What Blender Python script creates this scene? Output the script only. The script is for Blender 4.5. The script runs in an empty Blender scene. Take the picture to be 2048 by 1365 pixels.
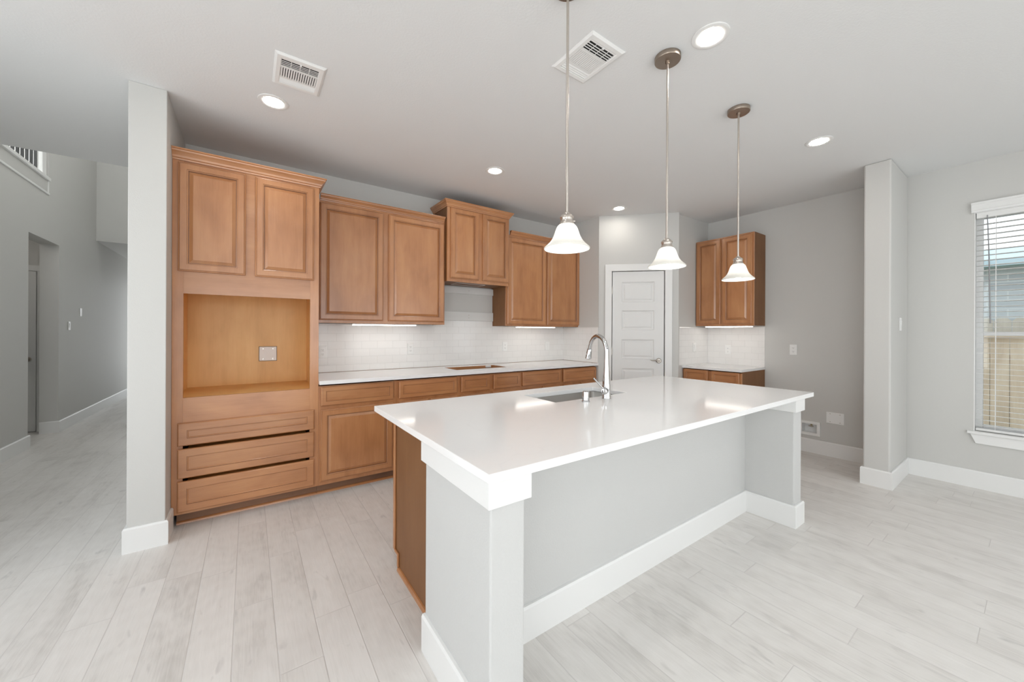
import bpy, bmesh, math, random
from mathutils import Vector, Matrix
random.seed(7)
PI = math.pi
S = bpy.context.scene
COL = S.collection

# ------------------------------------------------------------------ camera, world, exposure
cam_d = bpy.data.cameras.new('camera')
cam = bpy.data.objects.new('camera', cam_d); COL.objects.link(cam)
S.camera = cam
cam_d.sensor_width = 36.0
cam_d.lens = 747.08 / 2048 * 36.0
cam_d.shift_y = -18.3 / 2048
cam_d.clip_start = 0.02
YAW, ROLL = 0.61394, 0.00456
fwd = Vector((math.sin(YAW), math.cos(YAW), 0))
rgt = Vector((math.cos(YAW), -math.sin(YAW), 0)); up = Vector((0, 0, 1))
r2 = rgt * math.cos(ROLL) + up * math.sin(ROLL)
u2 = -rgt * math.sin(ROLL) + up * math.cos(ROLL)
m = Matrix((r2, u2, -fwd)).transposed().to_4x4()
m.translation = Vector((0, 0, 1.34))
cam.matrix_world = m

S.view_settings.view_transform = 'Standard'
S.view_settings.look = 'None'
S.view_settings.exposure = 0.0
S.view_settings.gamma = 1.0
S.view_settings.use_curve_mapping = False
S.cycles.max_bounces = 10
S.cycles.diffuse_bounces = 6
S.cycles.glossy_bounces = 5
S.cycles.transmission_bounces = 8
S.cycles.sample_clamp_indirect = 6.0
S.cycles.caustics_reflective = False
S.cycles.caustics_refractive = False

W = bpy.data.worlds.new('overcast_sky'); S.world = W; W.use_nodes = True
nt = W.node_tree
bg = nt.nodes['Background']
tc = nt.nodes.new('ShaderNodeTexCoord'); sx = nt.nodes.new('ShaderNodeSeparateXYZ')
rp = nt.nodes.new('ShaderNodeValToRGB')
rp.color_ramp.elements[0].position = 0.0; rp.color_ramp.elements[0].color = (0.92, 0.95, 0.97, 1)
rp.color_ramp.elements[1].position = 0.7; rp.color_ramp.elements[1].color = (0.80, 0.90, 1.0, 1)
nt.links.new(tc.outputs['Generated'], sx.inputs[0]); nt.links.new(sx.outputs['Z'], rp.inputs[0])
nt.links.new(rp.outputs[0], bg.inputs['Color'])
LP = dict(world=2.1, patio=38, picture=9, side=9, left=48, left2=21, hall=17, loft=105, foyer=7, lens=60, strip=10, bulb=52, added_cans=70)   # lamp and daylight strengths, added fill lamps included
bg.inputs['Strength'].default_value = LP['world']

DAY = (0.965, 0.99, 1.0)
def daylight_fill(name, loc, rot, sx_, sy_, power, col=DAY):
    l = bpy.data.lights.new(name, 'AREA'); l.shape = 'RECTANGLE'; l.size = sx_; l.size_y = sy_
    l.energy = power; l.color = col
    o = bpy.data.objects.new(name, l); o.location = loc; o.rotation_euler = rot; COL.objects.link(o)
    return o
# daylight stand-ins: area lamps added at unseen glass doors and windows
daylight_fill('fill_patio_door', (0.4, -3.70, 1.28), (PI / 2, 0, 0), 2.9, 2.3, LP['patio'])
daylight_fill('fill_picture_window', (3.4, -3.70, 1.50), (PI / 2, 0, 0), 2.2, 1.9, LP['picture'])
daylight_fill('fill_side_window', (5.36, -2.05, 1.45), (0, PI / 2, 0), 1.85, 1.6, LP['side'])
daylight_fill('fill_left_window', (-2.22, -1.4, 1.50), (0, -PI / 2, 0), 1.9, 2.2, LP['left'])
daylight_fill('fill_left_window_far', (-2.22, 1.8, 1.50), (0, -PI / 2, 0), 1.9, 2.4, LP['left2'])
# daylight coloured fill lamps added to brighten the hall and upper landing
daylight_fill('fill_hall_top', (-1.3, 6.6, 5.5), (0, 0, 0), 1.2, 3.0, LP['hall'])
daylight_fill('fill_hall_end', (-1.3, 12.3, 1.45), (-PI / 2, 0, 0), 0.95, 2.0, LP['foyer'])
daylight_fill('fill_landing', (-2.75, 6.2, 5.5), (0, 0, 0), 0.8, 2.0, LP['loft'])

# ------------------------------------------------------------------ materials
def new_mat(name):
    mt = bpy.data.materials.new(name); mt.use_nodes = True
    return mt, mt.node_tree, mt.node_tree.nodes['Principled BSDF']

def plain(name, col, rough=0.5, metal=0.0, bump=0.0, bscale=200, coat=0.0, spec=0.5, var=0.0):
    mt, n, b = new_mat(name)
    b.inputs['Base Color'].default_value = (*col, 1)
    b.inputs['Roughness'].default_value = rough
    b.inputs['Metallic'].default_value = metal
    b.inputs['Coat Weight'].default_value = coat
    b.inputs['Coat Roughness'].default_value = 0.15
    b.inputs['Specular IOR Level'].default_value = spec
    t = n.nodes.new('ShaderNodeTexCoord')
    if var:
        ns = n.nodes.new('ShaderNodeTexNoise'); ns.inputs['Scale'].default_value = 1.7
        n.links.new(t.outputs['Object'], ns.inputs['Vector'])
        mx = n.nodes.new('ShaderNodeMix'); mx.data_type = 'RGBA'
        mx.inputs[6].default_value = (*[c * (1 - var) for c in col], 1)
        mx.inputs[7].default_value = (*[min(1, c * (1 + var)) for c in col], 1)
        n.links.new(ns.outputs['Fac'], mx.inputs[0]); n.links.new(mx.outputs[2], b.inputs['Base Color'])
    if bump:
        ns = n.nodes.new('ShaderNodeTexNoise'); ns.inputs['Scale'].default_value = bscale
        ns.inputs['Detail'].default_value = 3
        bp = n.nodes.new('ShaderNodeBump'); bp.inputs['Strength'].default_value = bump
        bp.inputs['Distance'].default_value = 0.002
        n.links.new(t.outputs['Object'], ns.inputs['Vector']); n.links.new(ns.outputs['Fac'], bp.inputs['Height'])
        n.links.new(bp.outputs['Normal'], b.inputs['Normal'])
    return mt

def emit(name, col, strength):
    mt, n, b = new_mat(name)
    b.inputs['Base Color'].default_value = (0.9, 0.9, 0.9, 1)
    b.inputs['Emission Color'].default_value = (*col, 1)
    b.inputs['Emission Strength'].default_value = strength
    return mt

def wood(name, c_dark, c_mid, c_light, axis='z', rough=0.42, coat=0.85):
    mt, n, b = new_mat(name); L = n.links.new; N = n.nodes.new
    t = N('ShaderNodeTexCoord'); oi = N('ShaderNodeObjectInfo')
    off = N('ShaderNodeVectorMath'); off.operation = 'SCALE'; off.inputs[0].default_value = (7.3, 3.1, 5.7)
    L(oi.outputs['Random'], off.inputs['Scale'])
    ad = N('ShaderNodeVectorMath'); L(t.outputs['Object'], ad.inputs[0]); L(off.outputs[0], ad.inputs[1])
    mp = N('ShaderNodeMapping'); L(ad.outputs[0], mp.inputs[0])
    mp.inputs['Scale'].default_value = {'z': (9, 9, 0.9), 'x': (0.9, 9, 9), 'y': (9, 0.9, 9)}[axis]
    n1 = N('ShaderNodeTexNoise'); n1.inputs['Scale'].default_value = 2.2; n1.inputs['Detail'].default_value = 6
    n1.inputs['Roughness'].default_value = 0.6; L(mp.outputs[0], n1.inputs['Vector'])
    mp2 = N('ShaderNodeMapping'); L(ad.outputs[0], mp2.inputs[0])
    mp2.inputs['Scale'].default_value = {'z': (3, 3, 1.3), 'x': (1.3, 3, 3), 'y': (3, 1.3, 3)}[axis]
    n2 = N('ShaderNodeTexNoise'); n2.inputs['Scale'].default_value = 1.9; n2.inputs['Detail'].default_value = 4; n2.inputs['Distortion'].default_value = 0.4
    L(mp2.outputs[0], n2.inputs['Vector'])
    mp3 = N('ShaderNodeMapping'); L(ad.outputs[0], mp3.inputs[0])
    mp3.inputs['Scale'].default_value = {'z': (120, 120, 4), 'x': (4, 120, 120), 'y': (120, 4, 120)}[axis]
    n3 = N('ShaderNodeTexNoise'); n3.inputs['Scale'].default_value = 1.5; L(mp3.outputs[0], n3.inputs['Vector'])
    a = N('ShaderNodeMath'); a.operation = 'MULTIPLY_ADD'; a.inputs[1].default_value = 0.30
    L(n1.outputs['Fac'], a.inputs[0]); 
    m2 = N('ShaderNodeMath'); m2.operation = 'MULTIPLY'; m2.inputs[1].default_value = 0.58; L(n2.outputs['Fac'], m2.inputs[0])
    L(m2.outputs[0], a.inputs[2])
    m3 = N('ShaderNodeMath'); m3.operation = 'MULTIPLY_ADD'; m3.inputs[1].default_value = 0.12
    L(n3.outputs['Fac'], m3.inputs[0]); L(a.outputs[0], m3.inputs[2])
    r = N('ShaderNodeValToRGB'); e = r.color_ramp.elements
    e[0].position = 0.34; e[0].color = (*c_dark, 1); e[1].position = 0.66; e[1].color = (*c_light, 1)
    k = e.new(0.5); k.color = (*c_mid, 1)
    L(m3.outputs[0], r.inputs[0])
    hv = N('ShaderNodeHueSaturation'); L(r.outputs[0], hv.inputs['Color'])
    mr = N('ShaderNodeMapRange'); mr.inputs['To Min'].default_value = 0.94; mr.inputs['To Max'].default_value = 1.06
    L(oi.outputs['Random'], mr.inputs[0]); L(mr.outputs[0], hv.inputs['Value'])
    L(hv.outputs[0], b.inputs['Base Color'])
    b.inputs['Roughness'].default_value = rough; b.inputs['Coat Weight'].default_value = coat
    b.inputs['Coat Roughness'].default_value = 0.20; b.inputs['Coat IOR'].default_value = 1.55
    return mt

WD, WM, WL = (0.360, 0.145, 0.051), (0.450, 0.194, 0.073), (0.52, 0.245, 0.098)
M = {}
M['wall'] = plain('wall_paint', (0.60, 0.595, 0.575), 0.6, bump=0.25, bscale=160, spec=0.3)
M['ceil'] = plain('ceiling_paint', (0.77, 0.775, 0.775), 0.8, bump=0.35, bscale=90, spec=0.2)
M['trim'] = plain('white_trim_paint', (0.80, 0.80, 0.79), 0.35)
M['half'] = plain('island_wall_paint', (0.59, 0.59, 0.58), 0.55, bump=0.6, bscale=130, spec=0.3)
M['wood'] = wood('maple_upright_grain', WD, WM, WL, 'z')
M['woodx'] = wood('maple_level_grain', WD, WM, WL, 'x')
M['ply'] = wood('maple_plywood', (0.71, 0.40, 0.135), (0.80, 0.475, 0.175), (0.85, 0.535, 0.21), 'z', 0.45, 0.1)
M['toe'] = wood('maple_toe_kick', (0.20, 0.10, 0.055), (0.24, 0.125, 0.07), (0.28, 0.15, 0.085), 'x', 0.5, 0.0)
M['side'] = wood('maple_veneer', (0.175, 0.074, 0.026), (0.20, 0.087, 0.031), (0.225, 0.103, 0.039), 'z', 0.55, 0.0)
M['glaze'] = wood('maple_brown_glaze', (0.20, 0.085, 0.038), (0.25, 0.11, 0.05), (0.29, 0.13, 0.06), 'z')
M['dark'] = plain('shadow_gap_wood', (0.10, 0.055, 0.03), 0.6)
M['steel'] = plain('stainless_steel', (0.70, 0.69, 0.67), 0.32, 1.0)
M['chrome'] = plain('polished_chrome', (0.54, 0.54, 0.54), 0.05, 1.0)
M['nickel'] = plain('brushed_nickel', (0.60, 0.55, 0.50), 0.3, 1.0)
M['canopy'] = plain('brushed_nickel_canopy', (0.36, 0.30, 0.25), 0.32, 1.0)
M['satin'] = plain('satin_nickel', (0.52, 0.48, 0.43), 0.3, 1.0)
M['plastic'] = plain('white_plastic', (0.84, 0.84, 0.83), 0.35)
M['slot'] = plain('dark_slot', (0.05, 0.05, 0.05), 0.6)
M['ventdark'] = plain('dark_duct', (0.03, 0.03, 0.03), 0.8)
M['door'] = plain('white_door_paint', (0.76, 0.76, 0.75), 0.4)
M['slat'] = plain('white_blind_slat', (0.80, 0.80, 0.79), 0.45)
M['wand'] = plain('grey_wand', (0.30, 0.30, 0.31), 0.4)
M['lens'] = emit('can_light_lens', (1.0, 0.94, 0.86), LP['lens'])
M['lens_added'] = emit('can_light_lens_added', (1.0, 0.98, 0.95), LP['added_cans'])  # lens of the added, unseen ceiling lights
M['strip'] = emit('strip_light_lens', (1.0, 0.95, 0.88), LP['strip'])
M['bulb'] = emit('frosted_bulb', (1.0, 0.99, 0.965), LP['bulb'])
M['iron'] = plain('dark_iron', (0.03, 0.03, 0.03), 0.5)
M['rail_paint'] = plain('ledger_board_paint', (0.69, 0.69, 0.675), 0.55)
M['fence'] = wood('cedar_fence', (0.54, 0.41, 0.30), (0.67, 0.52, 0.39), (0.77, 0.63, 0.49), 'z', 0.9, 0)
M['fence2'] = wood('weathered_fence', (0.44, 0.40, 0.33), (0.54, 0.49, 0.41), (0.62, 0.57, 0.48), 'z', 0.9, 0)
M['roof'] = plain('blue_grey_roof', (0.50, 0.60, 0.64), 0.8, var=0.1)
M['grass'] = plain('lawn', (0.15, 0.20, 0.08), 0.95)
M['brass'] = plain('brass_valve', (0.45, 0.36, 0.22), 0.35, 1.0)

def brickish(name, c1, c2, mortar, bw, bh, ms, rough, bump=0.3, vec='xz', coat=0.0):
    mt, n, b = new_mat(name); L = n.links.new; N = n.nodes.new
    t = N('ShaderNodeTexCoord'); sp = N('ShaderNodeSeparateXYZ'); L(t.outputs['Object'], sp.inputs[0])
    cb = N('ShaderNodeCombineXYZ')
    L(sp.outputs['X' if vec[0] == 'x' else 'Y'], cb.inputs['X']); L(sp.outputs['Z'], cb.inputs['Y'])
    br = N('ShaderNodeTexBrick'); L(cb.outputs[0], br.inputs['Vector'])
    br.inputs['Color1'].default_value = (*c1, 1); br.inputs['Color2'].default_value = (*c2, 1)
    br.inputs['Mortar'].default_value = (*mortar, 1)
    br.inputs['Scale'].default_value = 1.0; br.inputs['Mortar Size'].default_value = ms
    br.inputs['Mortar Smooth'].default_value = 0.3
    br.inputs['Brick Width'].default_value = bw; br.inputs['Row Height'].default_value = bh
    L(br.outputs['Color'], b.inputs['Base Color']); b.inputs['Roughness'].default_value = rough
    b.inputs['Coat Weight'].default_value = coat
    bp = N('ShaderNodeBump'); bp.inputs['Strength'].default_value = bump; bp.inputs['Distance'].default_value = 0.002
    bp.invert = True
    L(br.outputs['Fac'], bp.inputs['Height']); L(bp.outputs[0], b.inputs['Normal'])
    return mt
TW, TG = (0.80, 0.79, 0.775), (0.71, 0.70, 0.685)
M['tile_x'] = brickish('subway_tile', TW, (0.82, 0.81, 0.795), TG, 0.156, 0.0775, 0.0018, 0.12, 0.35, 'xz')
M['tile_y'] = brickish('subway_tile_return', TW, (0.82, 0.81, 0.795), TG, 0.156, 0.0775, 0.0018, 0.12, 0.35, 'yz')
M['house'] = brickish('grey_house_brick', (0.54, 0.55, 0.56), (0.44, 0.45, 0.47), (0.62, 0.62, 0.62), 0.45, 0.16, 0.012, 0.9, 0.2, 'yz')

def floor_mat():
    mt, n, b = new_mat('plank_tile_floor'); L = n.links.new; N = n.nodes.new
    def math_(op, a, c=None, d=None):
        k = N('ShaderNodeMath'); k.operation = op
        for i, v in enumerate((a, c, d)):
            if v is None: continue
            if isinstance(v, (int, float)): k.inputs[i].default_value = v
            else: L(v, k.inputs[i])
        return k.outputs[0]
    t = N('ShaderNodeTexCoord'); sp = N('ShaderNodeSeparateXYZ'); L(t.outputs['Object'], sp.inputs[0])
    X = math_('ADD', sp.outputs['X'], 0.05); Y = sp.outputs['Y']
    PW, PL = 0.1545, 0.92
    u = math_('DIVIDE', X, PW); row = math_('FLOOR', u)
    wn = N('ShaderNodeTexWhiteNoise'); wn.noise_dimensions = '1D'; L(row, wn.inputs['W'])
    v = math_('ADD', math_('DIVIDE', Y, PL), wn.outputs['Value']); colm = math_('FLOOR', v)
    fu = math_('FRACT', u); fv = math_('FRACT', v)
    eu = math_('MULTIPLY', math_('MINIMUM', fu, math_('SUBTRACT', 1, fu)), PW)
    ev = math_('MULTIPLY', math_('MINIMUM', fv, math_('SUBTRACT', 1, fv)), PL)
    edge = math_('MINIMUM', eu, ev)
    gr = N('ShaderNodeMapRange'); gr.interpolation_type = 'SMOOTHSTEP'
    gr.inputs['From Min'].default_value = 0.0008; gr.inputs['From Max'].default_value = 0.0032
    L(edge, gr.inputs[0])                                   # 0 in the joint, 1 on the plank
    cb = N('ShaderNodeCombineXYZ'); L(row, cb.inputs[0]); L(colm, cb.inputs[1])
    w2 = N('ShaderNodeTexWhiteNoise'); w2.noise_dimensions = '2D'; L(cb.outputs[0], w2.inputs['Vector'])
    off = N('ShaderNodeVectorMath'); off.operation = 'SCALE'; L(w2.outputs['Color'], off.inputs[0]); off.inputs['Scale'].default_value = 31.0
    ad = N('ShaderNodeVectorMath'); L(t.outputs['Object'], ad.inputs[0]); L(off.outputs[0], ad.inputs[1])
    def nz(sc, scale, det, rough=0.6, dist=0.0):
        mp = N('ShaderNodeMapping'); mp.inputs['Scale'].default_value = sc; L(ad.outputs[0], mp.inputs[0])
        k = N('ShaderNodeTexNoise'); k.inputs['Scale'].default_value = scale; k.inputs['Detail'].default_value = det
        k.inputs['Roughness'].default_value = rough; k.inputs['Distortion'].default_value = dist
        L(mp.outputs[0], k.inputs['Vector']); return k.outputs['Fac']
    cloud = nz((6, 1.6, 1), 1.2, 4, 0.6, 0.6)
    grain = nz((60, 3.0, 1), 1.6, 3, 0.7, 0.9)
    fleck = nz((9, 3.0, 1), 2.3, 2, 0.5, 0.4)
    wv = N('ShaderNodeTexWave'); wv.wave_type = 'RINGS'; wv.rings_direction = 'X'
    mpw = N('ShaderNodeMapping'); mpw.inputs['Scale'].default_value = (14, 2.2, 1); L(ad.outputs[0], mpw.inputs[0])
    L(mpw.outputs[0], wv.inputs['Vector']); wv.inputs['Scale'].default_value = 1.4; wv.inputs['Distortion'].default_value = 7
    wv.inputs['Detail'].default_value = 2; wv.inputs['Detail Scale'].default_value = 0.7
    s = math_('MULTIPLY', cloud, 0.54); s = math_('MULTIPLY_ADD', grain, 0.30, s); s = math_('MULTIPLY_ADD', wv.outputs['Fac'], 0.035, s)
    s = math_('MULTIPLY_ADD', w2.outputs['Value'], 0.10, s)
    r = N('ShaderNodeValToRGB'); e = r.color_ramp.elements
    e[0].position = 0.30; e[0].color = (0.56, 0.535, 0.505, 1); e[1].position = 0.62; e[1].color = (0.765, 0.742, 0.715, 1)
    k = e.new(0.46); k.color = (0.70, 0.675, 0.645, 1)
    L(s, r.inputs[0])
    fr = N('ShaderNodeMapRange'); fr.inputs['From Min'].default_value = 0.66; fr.inputs['From Max'].default_value = 0.80
    L(fleck, fr.inputs[0])
    mx0 = N('ShaderNodeMix'); mx0.data_type = 'RGBA'; L(math_('MULTIPLY', fr.outputs[0], 0.55), mx0.inputs[0])
    L(r.outputs[0], mx0.inputs[6]); mx0.inputs[7].default_value = (0.44, 0.425, 0.405, 1)
    mx = N('ShaderNodeMix'); mx.data_type = 'RGBA'; L(gr.outputs[0], mx.inputs[0])
    mx.inputs[6].default_value = (0.63, 0.605, 0.58, 1); L(mx0.outputs[2], mx.inputs[7])
    L(mx.outputs[2], b.inputs['Base Color'])
    b.inputs['Roughness'].default_value = 0.42; b.inputs['Specular IOR Level'].default_value = 0.4
    bp = N('ShaderNodeBump'); bp.inputs['Strength'].default_value = 0.4; bp.inputs['Distance'].default_value = 0.002
    L(gr.outputs[0], bp.inputs['Height']); L(bp.outputs[0], b.inputs['Normal'])
    return mt
M['floor'] = floor_mat()

def quartz():
    mt, n, b = new_mat('white_quartz'); L = n.links.new; N = n.nodes.new
    t = N('ShaderNodeTexCoord')
    a = N('ShaderNodeTexNoise'); a.inputs['Scale'].default_value = 1.4; a.inputs['Detail'].default_value = 7; a.inputs['Distortion'].default_value = 1.6
    L(t.outputs['Object'], a.inputs['Vector'])
    r = N('ShaderNodeValToRGB'); e = r.color_ramp.elements
    e[0].position = 0.492; e[0].color = (0.88, 0.88, 0.878, 1); e[1].position = 0.508; e[1].color = (0.88, 0.88, 0.878, 1)
    k = e.new(0.5); k.color = (0.862, 0.861, 0.858, 1)
    L(a.outputs['Fac'], r.inputs[0]); L(r.outputs[0], b.inputs['Base Color'])
    b.inputs['Roughness'].default_value = 0.10
    return mt
M['quartz'] = quartz()

def shade_glass():
    mt, n, b = new_mat('alabaster_glass'); L = n.links.new; N = n.nodes.new
    out = n.nodes['Material Output']
    b.inputs['Base Color'].default_value = (0.84, 0.83, 0.79, 1); b.inputs['Roughness'].default_value = 0.18
    tr = N('ShaderNodeBsdfTranslucent'); tr.inputs['Color'].default_value = (0.96, 0.95, 0.92, 1)
    t = N('ShaderNodeTexCoord'); a = N('ShaderNodeTexNoise'); a.inputs['Scale'].default_value = 14; a.inputs['Detail'].default_value = 4
    a.inputs['Distortion'].default_value = 1.5
    L(t.outputs['Object'], a.inputs['Vector'])
    mr = N('ShaderNodeMapRange'); mr.inputs['To Min'].default_value = 0.15; mr.inputs['To Max'].default_value = 0.62; L(a.outputs['Fac'], mr.inputs[0])
    mx = N('ShaderNodeMixShader'); L(mr.outputs[0], mx.inputs[0]); L(b.outputs[0], mx.inputs[1]); L(tr.outputs[0], mx.inputs[2])
    L(mx.outputs[0], out.inputs['Surface'])
    return mt
M['shade'] = shade_glass()

def window_glass():
    mt, n, b = new_mat('window_glass'); L = n.links.new; N = n.nodes.new
    out = n.nodes['Material Output']
    tr = N('ShaderNodeBsdfTransparent'); tr.inputs['Color'].default_value = (0.96, 0.98, 0.98, 1)
    gl = N('ShaderNodeBsdfGlossy'); gl.inputs['Roughness'].default_value = 0.02
    fz = N('ShaderNodeFresnel'); fz.inputs['IOR'].default_value = 1.45
    mx = N('ShaderNodeMixShader'); L(fz.outputs[0], mx.inputs[0]); L(tr.outputs[0], mx.inputs[1]); L(gl.outputs[0], mx.inputs[2])
    L(mx.outputs[0], out.inputs['Surface'])
    return mt
M['glass'] = window_glass()

# ------------------------------------------------------------------ mesh helpers
class MB:
    def __init__(s): s.bm = bmesh.new()
    def box(s, x0, x1, y0, y1, z0, z1):
        x0, x1 = sorted((x0, x1)); y0, y1 = sorted((y0, y1)); z0, z1 = sorted((z0, z1))
        v = [s.bm.verts.new((x, y, z)) for z in (z0, z1) for y in (y0, y1) for x in (x0, x1)]
        for f in ((0, 2, 3, 1), (4, 5, 7, 6), (0, 1, 5, 4), (2, 6, 7, 3), (0, 4, 6, 2), (1, 3, 7, 5)):
            s.bm.faces.new([v[i] for i in f])
        return s
    def prism(s, pts, y0, y1, axis='y'):
        """closed outline extruded along an axis; pts are the two other coordinates in order"""
        def P(a, b, c):
            return {'y': (a, c, b), 'x': (c, a, b), 'z': (a, b, c)}[axis]
        A = [s.bm.verts.new(P(a, b, y0)) for a, b in pts]; B = [s.bm.verts.new(P(a, b, y1)) for a, b in pts]
        n = len(pts)
        s.bm.faces.new(A); s.bm.faces.new(B[::-1])
        for i in range(n): s.bm.faces.new((A[i], B[i], B[(i + 1) % n], A[(i + 1) % n]))
        return s
    def rings(s, loops, cap0=True, cap1=True, closed=True):
        R = [[s.bm.verts.new(p) for p in lp] for lp in loops]
        n = len(R[0])
        for a, b in zip(R, R[1:]):
            for i in range(n if closed else n - 1):
                s.bm.faces.new((a[i], a[(i + 1) % n], b[(i + 1) % n], b[i]))
        if cap0 and closed: s.bm.faces.new(R[0][::-1])
        if cap1 and closed: s.bm.faces.new(R[-1])
        return s
    def lathe(s, prof, c=(0, 0, 0), n=40, cap0=False, cap1=False, axis='z'):
        loops = []
        for r, z in prof:
            lp = []
            for i in range(n):
                a = 2 * PI * i / n; u, v = r * math.cos(a), r * math.sin(a)
                p = {'z': (u, v, z), 'y': (u, z, v), 'x': (z, u, v)}[axis]
                lp.append((p[0] + c[0], p[1] + c[1], p[2] + c[2]))
            loops.append(lp)
        return s.rings(loops, cap0, cap1)
    def tube(s, pts, rad, n=14, cap=True):
        pts = [Vector(p) for p in pts]
        rads = rad if isinstance(rad, (list, tuple)) else [rad] * len(pts)
        tans = []
        for i in range(len(pts)):
            a = pts[max(0, i - 1)]; b = pts[min(len(pts) - 1, i + 1)]; tans.append((b - a).normalized())
        ref = Vector((0, 0, 1)) if abs(tans[0].z) < 0.9 else Vector((1, 0, 0))
        u = tans[0].cross(ref).normalized(); loops = []
        for p, t, r in zip(pts, tans, rads):
            u = (u - t * u.dot(t)).normalized(); w = t.cross(u)
            loops.append([tuple(p + (u * math.cos(2 * PI * i / n) + w * math.sin(2 * PI * i / n)) * r) for i in range(n)])
        return s.rings(loops, cap, cap)
    def panel(s, x0, x1, z0, z1, y, prof):
        """mitred rectangular front: prof = [(inset, y offset)...] starting at the back outer edge"""
        loops = []
        for ins, dy, *_ in prof:
            loops.append([(x0 + ins, y + dy, z0 + ins), (x1 - ins, y + dy, z0 + ins), (x1 - ins, y + dy, z1 - ins), (x0 + ins, y + dy, z1 - ins)])
        R_ = [[s.bm.verts.new(p) for p in lp] for lp in loops]
        for j, (a, b) in enumerate(zip(R_, R_[1:])):
            for i in range(4):
                f = s.bm.faces.new((a[i], a[(i + 1) % 4], b[(i + 1) % 4], b[i]))
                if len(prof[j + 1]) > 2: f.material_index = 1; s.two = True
        s.bm.faces.new(R_[0][::-1]); s.bm.faces.new(R_[-1])
        return s
    def sweep(s, path, prof):
        """profile (outward, up) along an open plan path; outward = right-hand side of travel"""
        P = [Vector((*p, 0)) for p in path]; L = []
        for i in range(len(P)):
            def nrm(a, b):
                d = (b - a).normalized(); return Vector((d.y, -d.x, 0))
            if i == 0: nn = nrm(P[0], P[1]); k = 1
            elif i == len(P) - 1: nn = nrm(P[-2], P[-1]); k = 1
            else:
                a, b = nrm(P[i - 1], P[i]), nrm(P[i], P[i + 1]); nn = (a + b).normalized(); k = 1 / max(0.3, nn.dot(a))
            L.append([tuple(P[i] + nn * (o * k) + Vector((0, 0, z))) for o, z in prof])
        return s.rings(L, True, True)
    def slab_hole(s, X0, X1, Y0, Y1, hole, z0, z1):
        o = [(X0, Y0), (X1, Y0), (X1, Y1), (X0, Y1)]
        h0, h1, g0, g1 = hole; i_ = [(h0, g0), (h1, g0), (h1, g1), (h0, g1)]
        V = {}
        for nm, pts in (('o', o), ('i', i_)):
            for z, k in ((z0, 'b'), (z1, 't')):
                V[nm + k] = [s.bm.verts.new((x, y, z)) for x, y in pts]
        for j in range(4):
            q = (j + 1) % 4
            s.bm.faces.new((V['ot'][j], V['ot'][q], V['it'][q], V['it'][j]))
            s.bm.faces.new((V['ob'][q], V['ob'][j], V['ib'][j], V['ib'][q]))
            s.bm.faces.new((V['ob'][j], V['ob'][q], V['ot'][q], V['ot'][j]))
            s.bm.faces.new((V['ib'][q], V['ib'][j], V['it'][j], V['it'][q]))
        return s
    def build(s, name, mat, parent=None, bevel=0.0, smooth=False, seg=2):
        bmesh.ops.recalc_face_normals(s.bm, faces=s.bm.faces)
        me = bpy.data.meshes.new(name); s.bm.to_mesh(me); s.bm.free()
        me.materials.append(M[mat] if isinstance(mat, str) else mat)
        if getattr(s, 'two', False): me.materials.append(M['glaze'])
        o = bpy.data.objects.new(name, me); COL.objects.link(o)
        if parent: o.parent = parent
        if smooth:
            for p in me.polygons: p.use_smooth = True
            try: me.set_sharp_from_angle(angle=math.radians(38))
            except Exception: pass
        if bevel:
            bv = o.modifiers.new('bevel', 'BEVEL'); bv.width = bevel; bv.segments = seg; bv.limit_method = 'ANGLE'
            bv.angle_limit = math.radians(40); bv.harden_normals = False
        return o

def tag(o, label, cat, group=None):
    o['label'] = label; o['category'] = cat
    if group: o['group'] = group
    return o
def thing(name, label, cat, loc=(0, 0, 0), rz=0.0, group=None):
    o = bpy.data.objects.new(name, None); COL.objects.link(o); o.empty_display_size = 0.05
    o.location = loc; o.rotation_euler = (0, 0, rz)
    return tag(o, label, cat, group)
def struct(name, mb, mat, bevel=0.0):
    o = mb.build(name, mat, None, bevel); o['kind'] = 'structure'; return o
def struct_root(name, loc=(0, 0, 0), rz=0.0):
    o = bpy.data.objects.new(name, None); COL.objects.link(o); o.location = loc; o.rotation_euler = (0, 0, rz)
    o['kind'] = 'structure'; o.empty_display_size = 0.05; return o
def dup(root, loc, label=None, rz=None):
    r = root.copy(); COL.objects.link(r); r.location = loc
    if rz is not None: r.rotation_euler = (0, 0, rz)
    if label: r['label'] = label
    for ch in list(root.children):
        c = ch.copy(); COL.objects.link(c); c.parent = r
        for g in list(ch.children):
            d = g.copy(); COL.objects.link(d); d.parent = c
    return r

# ------------------------------------------------------------------ the room shell
ZC = 2.845          # ceiling height
YW = 3.98           # kitchen back wall
XR = 5.18           # right-hand wall
XL = -2.03          # left-hand wall
HH = 5.6            # tall hall ceiling
XW = 3.707          # end of the back wall run
ROOM_Y = -3.6
struct('floor', MB().box(-3.4, 5.4, -3.75, 12.2, -0.1, 0.0), 'floor')
struct('ceiling', MB().box(XL - 0.14, 5.34, ROOM_Y - 0.12, 4.87, ZC, ZC + 0.30), 'ceil')
struct('wall_back', MB().box(-0.597, 5.34, YW, YW + 0.14, 0, ZC), 'wall')
struct('wall_wing', MB().box(-0.597, -0.4235, 3.165, YW - 0.0005, 0, ZC), 'wall', 0.004)
struct('wall_return', MB().box(XW, XW + 0.1, 3.312, YW - 0.0005, 0, ZC), 'wall')
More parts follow.
